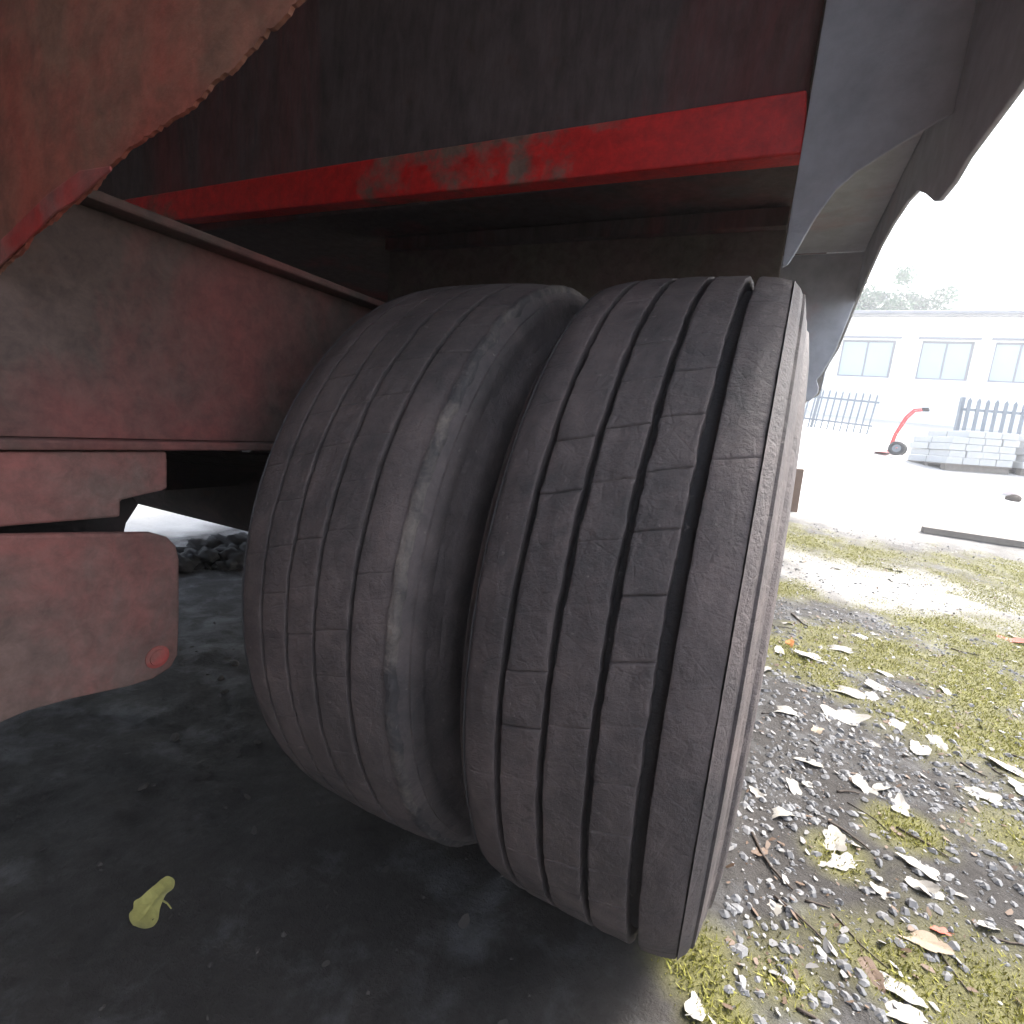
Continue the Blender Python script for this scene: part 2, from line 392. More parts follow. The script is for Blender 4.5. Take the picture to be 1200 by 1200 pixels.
# diagonal gusset with a torn edge and the red strip under it
top = []
edge = [(350, 0, -.300, 1.018), (0, 0, -.388, .982), (0, 0, -.492, .953), (0, 0, -.556, .9285), (0, 0, -.588, .9215), (0, 0, -.706, .876)]
e = np.array([(p[2], p[3]) for p in edge])
seglen = np.r_[0, np.cumsum(np.hypot(*np.diff(e, axis=0).T))]
tt = np.linspace(0, seglen[-1], 130)
ex = np.interp(tt, seglen, e[:, 0]); ez = np.interp(tt, seglen, e[:, 1])
ez = ez + (rng.random(130) - .5) * .0022 + .012 * fbm(tt * 45, tt * 0, 3, 3)
gp = [(-.16, 1.066)] + list(zip(ex, ez)) + [(-.719, .874), (-.719, 1.36), (-.16, 1.36)]
gus = P(plate('gusset_plate', gp, 1, -.702, -.699, 'gusset', bevel=0))
st = P(slab('flange_strip', [(-.5, -.7045, .945), (-.556, -.7045, .9275), (-.588, -.7045, .9205), (-.712, -.7045, .874), (-.712, -.7045, .896), (-.60, -.7045, .936), (-.545, -.7045, .950), (-.5, -.7045, .9485)], .002, 'redchip'))
SUB.append((st, gus))
P(box('cross_member', -.715, -.10, -.90, -.72, 1.50, 1.62, 'gusset'))

# axle, springs and fittings under the rail
P(fix_normals(tube('axle', [(-2.1, 0, .512), (-.30, 0, .512)], .088, 'dark', None, 24)))
def spring(x):
    for k in range(3):
        L = .62 - k * .12
        pts = [(-L + 2 * L * i / 14) for i in range(15)]
        prof = []
        z0 = .615 + k * .0135
        poly = [(y, z0 + .07 * (y / .62) ** 2) for y in pts] + [(y, z0 + .012 + .07 * (y / .62) ** 2) for y in reversed(pts)]
        P(plate('spring_leaf', poly, 0, x - .035, x + .035, 'dark', bevel=0))
spring(-1.05)
P(box('spring_seat', -1.10, -1.00, -.10, .10, .585, .614, 'dark'))
for y in (-.075, .075):
    P(tube('u_bolt', [(-1.10, y, .40), (-1.10, y, .70), (-1.085, y, .72), (-1.015, y, .72), (-1.0, y, .70), (-1.0, y, .40)], .010, 'dark', None, 8))
P(plate('shackle_plate', [(-.45, .56), (.10, .56), (.10, .70), (.004, .70), (0, .667), (-.055, .632), (-.071, .66), (-.074, .70), (-.1365, .70), (-.1365, .641), (-.1455, .648), (-.1455, .70), (-.45, .70)], 0, -1.206, -1.196, 'dark', bevel=0))
P(plate('spring_bracket', [(-1.30, .700), (-1.30, .632), (-1.26, .618), (-1.19, .62), (-1.17, .66), (-1.165, .700)], 1, .10, .115, 'rail'))
P(lathe('brake_chamber', [(-.98, .0), (-.98, .05), (-.97, .072), (-.90, .075), (-.89, .082), (-.875, .082), (-.865, .075), (-.80, .072), (-.785, .045), (-.78, 0)], 'dark', None, 28)).location = (-.45, .18, .56)
P(tube('brake_hose', [(-.9, .2, .60), (-1.0, .05, .66), (-1.15, -.12, .63), (-1.3, -.1, .70), (-1.5, .02, .72)], .011, 'dark', None, 8))
P(lathe('brake_drum', [(-.62, .0), (-.62, .20), (-.60, .205), (-.42, .205), (-.42, .10), (-.40, .09)], 'dark', None, 40)).location = (0, 0, .512)

# wheels: carcass, five tread ribs, rim
R = .52
def make_wheel(x0, seed, grooves, tread_end, ridge):
    """x0: outer tread edge; grooves: (offset, half width) inward of it"""
    rim = lathe('wheel', [(-.225, .255), (-.235, .285), (-.228, .287), (-.20, .262), (-.05, .262), (-.012, .287), (-.004, .285), (-.014, .255), (-.05, .24), (-.055, .215), (-.11, .19), (-.125, .14), (-.125, .06), (-.145, .06), (-.145, .19), (-.13, .225), (-.18, .235)], 'rim', None, 72, True)
    rim.location = (x0, 0, .512)
    W = -tread_end; xc = -W / 2
    def crown(x): return R - .30 * (x - xc) ** 2 - 1.6 * abs((x - xc) / (W / 2)) ** 8 * .003
    floor = .019
    # carcass: groove floor under the ribs, shoulders and sidewalls
    sh = [(.0015, R - .0085), (.004, R - .0125), (.010, R - .018), (.0135, R - .026), (.0165, R - .0265), (.0185, R - .034), (.0215, R - .048), (.0205, R - .050), (.0245, R - .060), (.0255, R - .072), (.0295, R - .075), (.034, R - .10), (.0355, R - .135), (.033, R - .165), (.024, R - .195), (.012, R - .215), (.004, R - .235), (-.004, R - .26)]
    prof = [(x, r) for x, r in reversed(sh)]
    for x in np.linspace(-.005, -W + .005, 26): prof.append((x, crown(x) - floor))
    prof += [(-W - x, r) for x, r in sh]
    prof = np.array(prof)
    seg = 360; th = np.linspace(0, 2 * np.pi, seg, endpoint=False)
    PX = np.repeat(prof[None, :, 0], seg, 0); PR = np.repeat(prof[None, :, 1], seg, 0)
    k = np.arange(len(prof))[None, :] * .7
    PR = PR + .0018 * (fbm(np.cos(th)[:, None] * 9 + k, np.sin(th)[:, None] * 9 + 5, seed, 3))
    def wrap(PX, PR, th):
        t2 = th if th.ndim == 2 else th[:, None]
        y = PR * np.cos(t2); z = PR * np.sin(t2)
        wz = z + .512
        z = np.where(wz < .006, .006 - .512, z)          # weight of the trailer flattens the foot
        PX = PX + np.where(wz < .07, np.sign(PX + W / 2) * (.07 - np.clip(wz, 0, .07)) * .12 * (np.abs(PX + W / 2) > W / 2), 0)
        return np.stack([PX, y, z], -1)
    def ring(name, PX, PR, th, mat, closed_prof=False, smooth=True):
        V = wrap(PX, PR, th); s, n = PX.shape
        ii = np.arange(s * n).reshape(s, n); nxt = np.roll(ii, -1, 0)
        if closed_prof:
            a = ii; b = np.roll(ii, -1, 1); c = np.roll(nxt, -1, 1); d_ = nxt
        else:
            a = ii[:, :-1]; b = ii[:, 1:]; c = nxt[:, 1:]; d_ = nxt[:, :-1]
        F = np.stack([a, b, c, d_], -1).reshape(-1, 4)
        o = obj(name, V.reshape(-1, 3), F, mat, None, smooth=smooth)
        fix_normals(o); o.data.set_sharp_from_angle(angle=math.radians(50)); o.location = (x0, 0, .512); return o
    subs = [ring('tyre', PX, PR, th, 'side')]
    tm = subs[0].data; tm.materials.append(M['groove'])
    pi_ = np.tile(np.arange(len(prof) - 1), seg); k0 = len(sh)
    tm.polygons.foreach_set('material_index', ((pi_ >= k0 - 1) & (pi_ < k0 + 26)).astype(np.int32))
    # feathered ridge worn along the outer tread edge
    rp = np.array([(.0075, R - .020), (.0070, R - .012), (.0042, R - .0075), (.0005, R - .0055), (-.0045, R - .0050), (-.006, R - .0085)])
    RX = np.repeat(rp[None, :, 0], seg, 0) + .010 * fbm(th * 30, th * 0 + 3, seed + 61, 4)[:, None]; RR = np.repeat(rp[None, :, 1], seg, 0) + .003 * fbm(th * 40, th * 0 + 8, seed + 63, 3)[:, None]
    if ridge: subs.append(ring('shoulder_ridge', RX, RR, th, 'ridge'))
    # ribs
    RU = np.array([0, .015, .05, .12, .25, .38, .5, .62, .75, .88, .95, .985, 1.0])
    edges = [0.0]
    for g, h in grooves: edges += [g + h, g - h]
    edges.append(-W)
    nblock = 54; pitch = 2 * np.pi / nblock
    q = np.array([-.5, -.42, -.35, -.28, -.21, -.15, -.10, -.06, -.032, -.018, 0, .018, .032, .06, .10, .15, .21, .28, .35, .42])
    base = ((np.arange(nblock)[:, None] + q[None, :]) * pitch).ravel(); seg = len(base)
    fr0 = np.tile(np.abs(q), nblock); blk = np.repeat(np.arange(nblock), len(q))
    for ri in range(len(edges) // 2):
        xa, xb = edges[2 * ri], edges[2 * ri + 1]
        xs = xa + (xb - xa) * RU
        outer_rib = ri in (0, len(edges) // 2 - 1)
        wob = .0034 * fbm(base * 45, base * 0 + ri, seed + 40 + ri, 4) + .0030 * fbm(base * 9, base * 0, seed + 50 + ri, 3)
        PX = np.repeat(xs[None, :], seg, 0)
        PX = PX + wob[:, None] * (1 - 2 * RU)[None, :] * (.35 if outer_rib else 1)
        PR = crown(PX)
        # rounded rib edges
        u = np.abs(2 * RU - 1)[None, :]
        PR = PR - .0006 * np.clip((u - .9) / .1, 0, 1) ** 2
        # fine cuts across the rib, slanted, worn unevenly round the tyre
        th = base[:, None] + .012 * ri - .5 * (PX - xc) + .006 * fbm(PX * 60 + blk[:, None] * 7, PX * 0 + ri, seed + 7, 2)
        depth = .0004 + .0026 * vnoise(blk * 1.7, np.full(seg, ri * 3.1), seed + 3)
        part_ = np.clip(vnoise(blk * 2.3, np.full(seg, ri * 1.3 + 50), seed + 9) * 2.6 - (1.25 if outer_rib else .35), 0, 1)
        cut = np.clip(1 - fr0 / .020, 0, 1) ** .5 + .10 * np.exp(-(fr0 / .09) ** 2)
        PR = PR - (depth * part_ * cut)[:, None]
        PR = PR + .0022 * fbm(th * 22, PX * 90, seed + 21, 4) + .0016 * fbm(th * 5, PX * 20, seed + 25, 2)
        # closed section: drop the sides to the groove floor
        PXs = np.concatenate([PX, PX[:, -1:] * .5 + PX[:, -1:] * .5, PX[:, :1]], 1)
        low_ = crown(xs[[-1, 0]])[None, :] - floor - .002
        PRs = np.concatenate([PR, np.repeat(low_, seg, 0)], 1)
        th = np.concatenate([th, th[:, -1:], th[:, :1]], 1)
        rb = ring('tread_rib', PXs, PRs, th, 'tread', True, True)
        subs.append(rb)
    for s in subs:
        parts.append(s); SUB.append((s, rim))
    parts.append(rim)
    return rim
g_out = [(-.0482, .0070), (-.0998, .0046), (-.1496, .0044), (-.1993, .0042)]
g_in = [(-.0570, .0038), (-.1107, .0032), (-.1587, .0026), (-.205, .0024)]
make_wheel(0.0, 3, g_out, -.243, False)
w2 = make_wheel(-.3443, 31, g_in, -.250, True)
hub = P(lathe('hub', [(-.125, .06), (-.125, .12), (-.09, .118), (-.02, .09), (.0, .085), (.008, .06), (.012, 0)], 'rim', None, 40)); hub.location = (0, 0, .512)

bpy.context.view_layer.update()
submap = {a.name: b for a, b in SUB}
for o in parts:
    if o.name not in submap:
        o.location = Vector(o.location) - Vector(trailer.location); o.parent = trailer
for o in parts:
    if o.name in submap:
        b = submap[o.name]
        o.location = Vector(o.location) - (Vector(b.location) + Vector(trailer.location)); o.parent = b
bpy.data.objects.remove(T)

# ------------------------------------------------------------------ far yard: pavers, fences, building, trees
pd = Vector((1.452, .691, 0)).normalized(); prz = math.atan2(pd.y, pd.x)
plabels = ['short strapped pack of pale concrete pavers on a pallet beside the red hand truck', 'middle pack of pale concrete pavers on a pallet in the yard', 'pack of pale concrete pavers at the end away from the hand truck']
pav_mesh = None
for k in range(3):
    L = 1.02
    p = Vector((2.092, 8.816, 0)) + pd * (k * 1.16 + .40) + Vector((-pd.y, pd.x, 0)) * .0
    z = float(ground_base(p.x + pd.x * .5, p.y + pd.y * .5))
    e = empty('paver_pack', (p.x, p.y, z - .01), prz); e.rotation_euler.y = -.027
    tag(e, plabels[k], 'pavers', 'paver packs in the yard')
    for i in range(3): box('pallet_bearer', .02, L - .02, i * .33 + .02, i * .33 + .11, 0, .085, 'timber', e, .004)
    box('pallet_deck', 0, L, .0, .80, .0865, .105, 'timber', e, .003)
    rows = [5, 5, 6][k]
    for r in range(rows):
        for c in range(4):
            for q in range(2):
                if r == rows - 1 and c == 0 and k == 0: continue
                w = L / 4 - .010; hgt = .098
                if pav_mesh is None:
                    o = box('paver', 0, w, 0, .39, 0, hgt, 'concrete', e, .007); pav_mesh = o
                else:
                    o = pav_mesh.copy(); C.objects.link(o); o.parent = e
                o.location = (c * L / 4 + .005 + random.uniform(-.006, .006) + (.03 if r % 2 else 0), q * .405 + random.uniform(-.008, .004), .1065 + r * (hgt + .0035))
                o.name = 'paver'
def hand_truck(loc, rz):
    e = empty('hand_truck', loc, rz); tag(e, 'red steel hand truck with black pneumatic wheels standing by the paver packs', 'hand truck')
    def tb(n, pts, r, m): return tube(n, pts, r, m, e, 8)
    for x in (-.2, .2):
        tb('upright', [(x, 0, .06), (x, .05, .4), (x, .16, .72), (x * .9, .26, .86), (x * .9, .38, .88)], .017, 'redtube')
        tb('grip', [(x * .9, .37, .88), (x * .9, .47, .885)], .021, 'blackrub')
        tb('wheel_strut', [(x, .02, .20), (x, .13, .135)], .013, 'redtube')
    for z, y in ((.22, .015), (.42, .055), (.62, .125)): tb('crossbar', [(-.2, y, z), (.2, y, z)], .012, 'redtube')
    box('toe_plate', -.23, .23, -.22, .02, .04, .05, 'redtube', e, .002)
    tb('axle', [(-.32, .13, .135), (.32, .13, .135)], .010, 'galv')
    for x in (-.29, .29):
        prof = [(x + .035 * math.cos(a), .098 + .036 * math.sin(a)) for a in np.linspace(0, 2 * np.pi, 12, endpoint=False)]
        w = lathe('wheel', prof, 'blackrub', e, 28, True, (0, .13, .135))
        lathe('rim', [(x - .02, .07), (x - .02, .02), (x + .02, .02), (x + .02, .07)], 'galv', w, 20, True)
    return e
HT = hand_truck((1.93, 10.2, float(ground_base(1.93, 10.2)) - .01), math.radians(-104)); HT.scale = (.92,) * 3

def fence(name, a, b, n, hgt, w, label, cat, z_off=0.0):
    a = Vector(a); b = Vector(b); dv = b - a; L = dv.length; rz = math.atan2(dv.y, dv.x)
    za = float(ground_base(a.x, a.y)); zb = float(ground_base(b.x, b.y))
    e = empty(name, (a.x, a.y, za + z_off), rz); e.rotation_euler.y = -math.atan2(zb - za, L)
    tag(e, label, cat)
    src = None
    for i in range(n):
        if src is None:
            v = [(-w / 2, 0, -.05), (w / 2, 0, -.05), (w / 2, 0, hgt - .05), (0, 0, hgt), (-w / 2, 0, hgt - .05)]
            v2 = [(x, .018, z) for x, y, z in v]
            f = [(0, 1, 2, 3, 4), (9, 8, 7, 6, 5)] + [(j, j + 5, (j + 1) % 5 + 5, (j + 1) % 5) for j in range(5)]
            src = fix_normals(obj('picket', v + v2, f, 'galv', e)); o = src
        else:
            o = src.copy(); C.objects.link(o); o.parent = e
        o.location = (L * (i + .5) / n, random.uniform(-.004, .004), random.uniform(-.01, .01)); o.name = 'picket'
    for z in (.18, hgt - .22): box('fence_rail', 0, L, .0185, .05, z, z + .045, 'galv', e, .003)
    for i in range(int(L / 2.4) + 1): box('fence_post', i * 2.4 - .03, i * 2.4 + .03, .051, .11, -.1, hgt + .02, 'galv', e, .003)
fence('picket_fence', (-1.4, 14.9), (2.15, 13.9), 26, .95, .035, 'low grey picket fence behind the hand truck, in front of the white building', 'fence')
fence('palisade_fence', (3.1, 11.2), (6.6, 12.6), 24, 1.05, .06, 'galvanised palisade fence standing behind the paver packs', 'fence')

# white building
bx, by, bz = 1.2, 20.17, 5.6
B = empty('building', (bx, by, 2.0), math.radians(1.4)); tag(B, 'low white rendered building with flat roof edge beyond the yard', 'building')
LB = 14.0; HB = bz - 2.0
wins = [(.55, 1.5), (2.75, 1.35), (4.6, 1.3), (6.6, 1.3), (9.0, 1.3)]
wx = [(x, x + w, 1.55, 2.75) for x, w in wins]
# wall built as piers and bands round the openings
xs = sorted({0, LB} | {a for a, b_, c, d_ in wx} | {b_ for a, b_, c, d_ in wx}); zs = [-.6, 1.55, 2.75, HB - .12]
V = []; F = []
for i in range(len(xs) - 1):
    for j in range(3):
        if j == 1 and any(abs(xs[i] - a) < 1e-6 for a, *_ in wx): continue
        v, f = box_data(xs[i], xs[i + 1], 0, .3, zs[j], zs[j + 1]); n0 = len(V); V += v; F += [tuple(q + n0 for q in g) for g in f]
obj('wall', V, F, 'render', B)
box('side_wall', .002, .3, .302, 8, -.6, HB - .122, 'render', B, 0); box('side_wall', LB - .3, LB - .002, .302, 8, -.6, HB - .122, 'render', B, 0)
box('rear_wall', .302, LB - .302, 7.7, 7.998, -.6, HB - .122, 'render', B, 0)
rf = box('roof', -.25, LB + .25, -.3, 8.3, HB - .118, HB + .02, 'roof', B, .01)
box('gutter', -.2, LB + .2, -.40, -.302, HB - .10, HB - .01, 'frame', rf, .02)
for a, b_, c, d_ in wx:
    v = []; f = []
    for q in ((a + .002, a + .06, c + .002, d_ - .002), (b_ - .06, b_ - .002, c + .002, d_ - .002), (a + .061, b_ - .061, c + .002, c + .06), (a + .061, b_ - .061, d_ - .06, d_ - .002), ((a + b_) / 2 - .025, (a + b_) / 2 + .025, c + .061, d_ - .061)):
        vv, ff = box_data(q[0], q[1], .08, .14, q[2], q[3]); n0 = len(v); v += vv; f += [tuple(t + n0 for t in g) for g in ff]
    w = obj('window', v, f, 'frame', B)
    box('pane', a + .055, b_ - .055, .10, .11, c + .055, d_ - .055, 'glass', w, 0)
    box('sill', a - .05, b_ + .05, -.06, .078, c - .06, c - .002, 'render', w, .005)
    box('lintel', a - .12, b_ + .12, -.05, -.002, d_ + .05, d_ + .11, 'frame', w, .005)

def tree(loc, h, crown_r, n, label, seed, cz=.62):
    e = empty('broadleaf_tree', loc); tag(e, label, 'tree', 'trees behind the building')
    r = np.random.default_rng(seed)
    tv, tf_ = tube_data([(0, 0, -.2), (.05, 0, h * .25), (0, .08, h * .5), (.1, 0, h * .8)], [.2, .16, .11, .04], 8)
    V = list(tv); F = list(tf_); cl = []
    for k in range(11):
        a = r.random() * 6.28; z0 = h * (.3 + .4 * r.random()); L = crown_r * (.5 + .5 * r.random())
        end = (math.cos(a) * L, math.sin(a) * L, z0 + L * (.3 + .6 * r.random()))
        v, f = tube_data([(0, 0, z0), ((end[0]) * .5, end[1] * .5, (z0 + end[2]) / 2 - .1), end], [.07, .05, .02], 6)
        n0 = len(V); V += v; F += [tuple(q + n0 for q in g) for g in f]
        for t in (.55, .8, 1.0): cl.append((end[0] * t, end[1] * t, z0 + (end[2] - z0) * t))
    obj('trunk', V, F, 'bark', e, True)
    cl += [(r.normal() * crown_r * .4, r.normal() * crown_r * .4, h * (cz + .3 * r.random())) for _ in range(14)]
    cl = np.array(cl); ci = r.integers(0, len(cl), n)
    rad = crown_r * (.12 + .2 * r.random(len(cl)))
    dirn = r.normal(size=(n, 3)); dirn /= np.linalg.norm(dirn, axis=1)[:, None]
    c = cl[ci] + dirn * (rad[ci] * r.random(n) ** .45)[:, None] * np.array([1, 1, .8])
    a = r.normal(size=(n, 3)); a /= np.linalg.norm(a, axis=1)[:, None]
    b_ = np.cross(a, r.normal(size=(n, 3))); b_ /= np.linalg.norm(b_, axis=1)[:, None]
    s = (.05 + .07 * r.random(n))[:, None]
    V = np.stack([c - a * s, c + b_ * s * .6, c + a * s, c - b_ * s * .6], 1).reshape(-1, 3)
    obj('crown', V, np.arange(4 * n).reshape(-1, 4), 'leaves', e)
tree((3.5, 29.6, 2.4), 7.3, 2.2, 16000, 'bushy green tree showing just above the roof of the white building', 5)
tree((5.7, 30.4, 2.4), 6.7, 2.2, 16000, 'lower spreading green tree behind the roof of the white building', 8)

# loose things in the near yard
def batten():
    a = Vector((1.311, 4.567)); b_ = Vector((2.75, 4.68)); dv = b_ - a
    e = box('timber_batten', 0, dv.length, -.035, .035, 0, .055, 'timber', None, .005)
    e.location = (a.x, a.y, gz(a.x, a.y) - .004); zb = gz(b_.x, b_.y)
    e.rotation_euler = (0, -math.atan2(zb - gz(a.x, a.y), dv.length), math.atan2(dv.y, dv.x))
    tag(e, 'long grey weathered timber batten lying on the bare yard', 'batten')
batten()
v, f = box_data(-.035, .035, -.03, .03, -.1, .40)
po = obj('wooden_post', v, f, 'brownwood', None, bevel=.006, loc=(.31, 4.55, gz(.31, 4.55)), rot=(.02, -.03, .3))
tag(po, 'short brown wooden post standing just behind the twin tyres', 'post')
bk = lathe('plastic_tub', [(0, 0), (0, .085), (.10, .095), (.20, .105), (.205, .110), (.215, .110), (.215, .103), (.205, .100), (.02, .08), (.02, 0)], 'plastic', None, 28)
bk.rotation_euler = (0, -math.pi / 2, 0); bk.location = (2.79, 7.45, gz(2.79, 7.45) - .005)
tag(bk, 'small white plastic tub standing in front of the paver packs', 'tub')
def stone_mesh(name, s, seed, mat, sub=2, rag=.5):
    import bmesh
    bm = bmesh.new(); bmesh.ops.create_icosphere(bm, subdivisions=sub, radius=1)
    r = np.random.default_rng(seed)
    for vv in bm.verts:
        k = 1 + rag * float(fbm(np.array([vv.co.x * 2.5 + 9]), np.array([vv.co.y * 2.5 + vv.co.z * 1.9]), seed, 4)[0])
        vv.co = Vector((vv.co.x * s[0], vv.co.y * s[1], vv.co.z * s[2])) * k
    me = bpy.data.meshes.new(name); bm.to_mesh(me); bm.free(); me.materials.append(M[mat]); me.shade_smooth()
    o = bpy.data.objects.new(name, me); C.objects.link(o); return o
s1 = stone_mesh('stone', (.07, .06, .05), 4, 'twig', 3); s1.location = (2.66, 7.0, gz(2.66, 7.0) + .025)
tag(s1, 'dark round stone lying on the pale yard near the white tub', 'stone')
for i, (x, y, s) in enumerate([(-2.28, .55, .10), (-2.33, .76, .13), (-2.2, .62, .09), (-2.42, .66, .10), (-2.14, .74, .10), (-2.3, .42, .08)]):
    o = stone_mesh('soil_clod', (s, s * .8, s * .55), 20 + i, 'clod', 4, 2.2); o.location = (x, y, gz(x, y) + s * .1)
    tag(o, 'dark clod of earth on the ground under the opposite side of the trailer', 'clod', 'clods of earth under the trailer')
for i, (x, y, s) in enumerate([(-1.324, .015, .022), (-1.206, -.101, .015), (-1.109, -.292, .018), (-1.15, -.05, .014), (-1.28, -.06, .016), (-.95, -.2, .012), (-1.0, -.42, .013)]):
    o = stone_mesh('pebble', (s * .8, s * .5, s * .4), 60 + i, 'clod_grit', 2); o.location = (x, y, gz(x, y) + s * .25); o.rotation_euler.z = i * 1.3
    tag(o, 'small grey pebble on the dark dirt beneath the axle', 'pebble', 'pebbles beneath the axle')

# ------------------------------------------------------------------ leaves and twigs
def leaf_mesh(seed, lobes):
    r = np.random.default_rng(seed); n = 36; pts = []
    for i in range(n):
        a = 2 * math.pi * i / n
        rad = .5 + .12 * math.cos(2 * a)
        rad *= 1 + lobes * math.cos(5 * a + .4 * math.sin(a)) + (r.random() - .5) * .14
        pts.append((rad * math.cos(a) * 1.1, rad * math.sin(a) * .85))
    V = []; F = []
    cu1, cu2, tw = r.uniform(-.45, .45), r.uniform(.1, .55), r.uniform(-.3, .3)
    def zf(x, y): return cu1 * x * x + cu2 * y * y + tw * x * y - .02 * math.cos(y * 30) * (abs(y) < .05) + .05 * math.sin(9 * x + seed) * y
    for s in (0, .35, .7, 1):
        if s == 0: V.append((0, 0, zf(0, 0))); continue
        for x, y in pts: V.append((x * s, y * s, zf(x * s, y * s)))
    for i in range(n):
        j = (i + 1) % n
        F.append((0, 1 + i, 1 + j))
        for q in range(2): F.append((1 + q * n + i, 1 + (q + 1) * n + i, 1 + (q + 1) * n + j, 1 + q * n + j))
    sv, sf = tube_data([(-.45, 0, zf(-.45, 0)), (-.7, .03, zf(-.45, 0) + .03), (-.95, .10, zf(-.45, 0) + .08)], [.018, .014, .012], 5)
    n0 = len(V); V += sv; F += [tuple(q + n0 for q in g) for g in sf]
    me = bpy.data.meshes.new('leaf'); me.from_pydata(V, [], F); me.shade_smooth(); return me
def kidney_leaf():
    out = [(-.62, -.30), (-.70, -.10), (-.60, .12), (-.42, .22), (-.30, .36), (-.12, .34), (.10, .36), (.34, .40), (.58, .46), (.76, .42), (.82, .22), (.66, .06), (.44, .03), (.26, -.06), (.06, -.18), (-.10, -.34), (-.32, -.44), (-.50, -.42)]
    q = np.array(out); sm = []
    for i in range(len(q)):                                   # Catmull-Rom through the outline
        a, b_, c, e_ = q[i - 1], q[i], q[(i + 1) % len(q)], q[(i + 2) % len(q)]
        for t in (0, .33, .66): sm.append(.5 * (2 * b_ + (c - a) * t + (2 * a - 5 * b_ + 4 * c - e_) * t * t + (3 * b_ - a - 3 * c + e_) * t ** 3))
    n = len(sm); V = [(0, .1, 0)]; F = []
    def zf(x, y, s):
        vein = abs(y - .05 - .35 * x); side = abs(math.sin(8 * (x + .8 * abs(y - .05 - .35 * x))))
        return .16 * x * x * s + .22 * max(0, vein - .12) + .06 * math.sin(6 * x + 2 * y) * s - .035 * math.exp(-(vein / .03) ** 2) - .012 * math.exp(-(side / .2) ** 2)
    R_ = (.15, .3, .45, .6, .75, .9, 1.0)
    for s in R_:
        for x, y in sm: V.append((x * s, .1 + (y - .1) * s, zf(x * s, .1 + (y - .1) * s, s)))
    for i in range(n):
        j = (i + 1) % n; F.append((0, 1 + i, 1 + j))
        for k in range(len(R_) - 1): F.append((1 + k * n + i, 1 + (k + 1) * n + i, 1 + (k + 1) * n + j, 1 + k * n + j))
    v, f = tube_data([(.25, 0, .01), (.30, -.16, .02), (.28, -.34, .05)], [.03, .025, .02], 5); n0 = len(V)
    me = bpy.data.meshes.new('leaf'); me.from_pydata(V + v, [], F + [tuple(q + n0 for q in g) for g in f]); me.shade_smooth(); return me
LM = [leaf_mesh(i, .03 + .07 * (i % 3)) for i in range(9)] + [kidney_leaf()]
LCACHE = {}
def leaf(x, y, size, mat, label, group, seed, lm=None, tilt=.28):
    if '%' in label:
        w = 'on green moss' if float(moss_amount(np.array([x]), np.array([y]))[0]) > .35 else 'on grey mud'
        w += ' close to the tyre' if x < .22 and y < 1.2 else ' at the foot of the mossy bank' if y > 1.1 else ' among leaf litter'
        label = label.replace('%', w); group = group.replace('%', w)
    r = random.Random(seed); k = r.randrange(9) if lm is None else lm
    if (k, mat) not in LCACHE:
        m = LM[k].copy(); m.materials.append(M[mat]); LCACHE[(k, mat)] = m
    o = bpy.data.objects.new('fallen_leaf', LCACHE[(k, mat)]); C.objects.link(o)
    zz = max(gz(x + dx * size * .3, y + dy * size * .3) for dx in (-1, 0, 1) for dy in (-1, 0, 1))
    o.location = (x, y, zz + size * .035); o.scale = (size, size, size)
    o.rotation_euler = (r.uniform(-tilt, tilt), r.uniform(-tilt, tilt), r.uniform(0, 6.28))
    tag(o, label, 'leaf', group)
    return o
seen = [(.17, 1.243), (.286, 1.271), (.117, 1.028), (.358, 1.02), (.392, 1.459), (.476, 1.116), (.17, .732), (.333, .802), (.476, .848), (.439, 1.028), (.507, .731), (.559, .794), (.496, 1.686), (.183, .343), (.319, .474), (.375, .461), (.398, .401), (.332, .435), (.251, .207), (.221, .474), (.705, .768), (.694, .667), (.596, .576), (.475, .129), (.387, .162), (.314, .111), (.307, -.126), (.039, -.272), (.138, -.034), (.26, .151)]
PAL = ('pale dead leaf lying %', 'pale leaves %')
for i, (x, y) in enumerate(seen): leaf(x, y, (.026 + .03 * random.random()) * (1 + .9 * max(0, min(1, y))), 'leaf_pale', *PAL, i)
leaf(.358, .031, .055, 'leaf_tan', 'large tan leaf curled on mossy ground close to a small red leaf', None, 101, 2)
leaf(.394, .071, .022, 'leaf_red', 'tiny dark red leaf beside the large tan leaf', None, 102)
leaf(.272, -.08, .036, 'leaf_brown', 'brown curled leaf lying in the moss near the tan leaf', None, 103)
leaf(.21, 1.364, .05, 'leaf_orange', 'bright orange leaf on the moss right beside the tyre', None, 104, 0, .5)
leaf(1.174, 2.164, .09, 'leaf_red', 'reddish leaf on the mossy bank further out in the yard', None, 105)
YL = leaf(-.716, -.563, .046, 'leaf_yellow', 'yellow-green lobed leaf lying alone on the dark dirt under the trailer', None, 106, 9, .05); YL.rotation_euler = (.06, -.04, math.radians(84)); YL.scale = (.046, .076, .046); YL.location.z += .004
BR = ('brown dead leaf lying %', 'brown leaves %')
cnt = 0
while cnt < 95:
    y = -.3 + 3.6 * random.random() ** 1.4; x = .10 + random.random() * (.45 + .55 * (y + .3))
    cnt += 1
    if random.random() < .68: leaf(x, y, .016 + .036 * random.random(), 'leaf_pale', *PAL, 300 + cnt)
    else: leaf(x, y, .016 + .036 * random.random(), random.choice(['leaf_brown', 'leaf_tan', 'leaf_brown']), *BR, 300 + cnt)
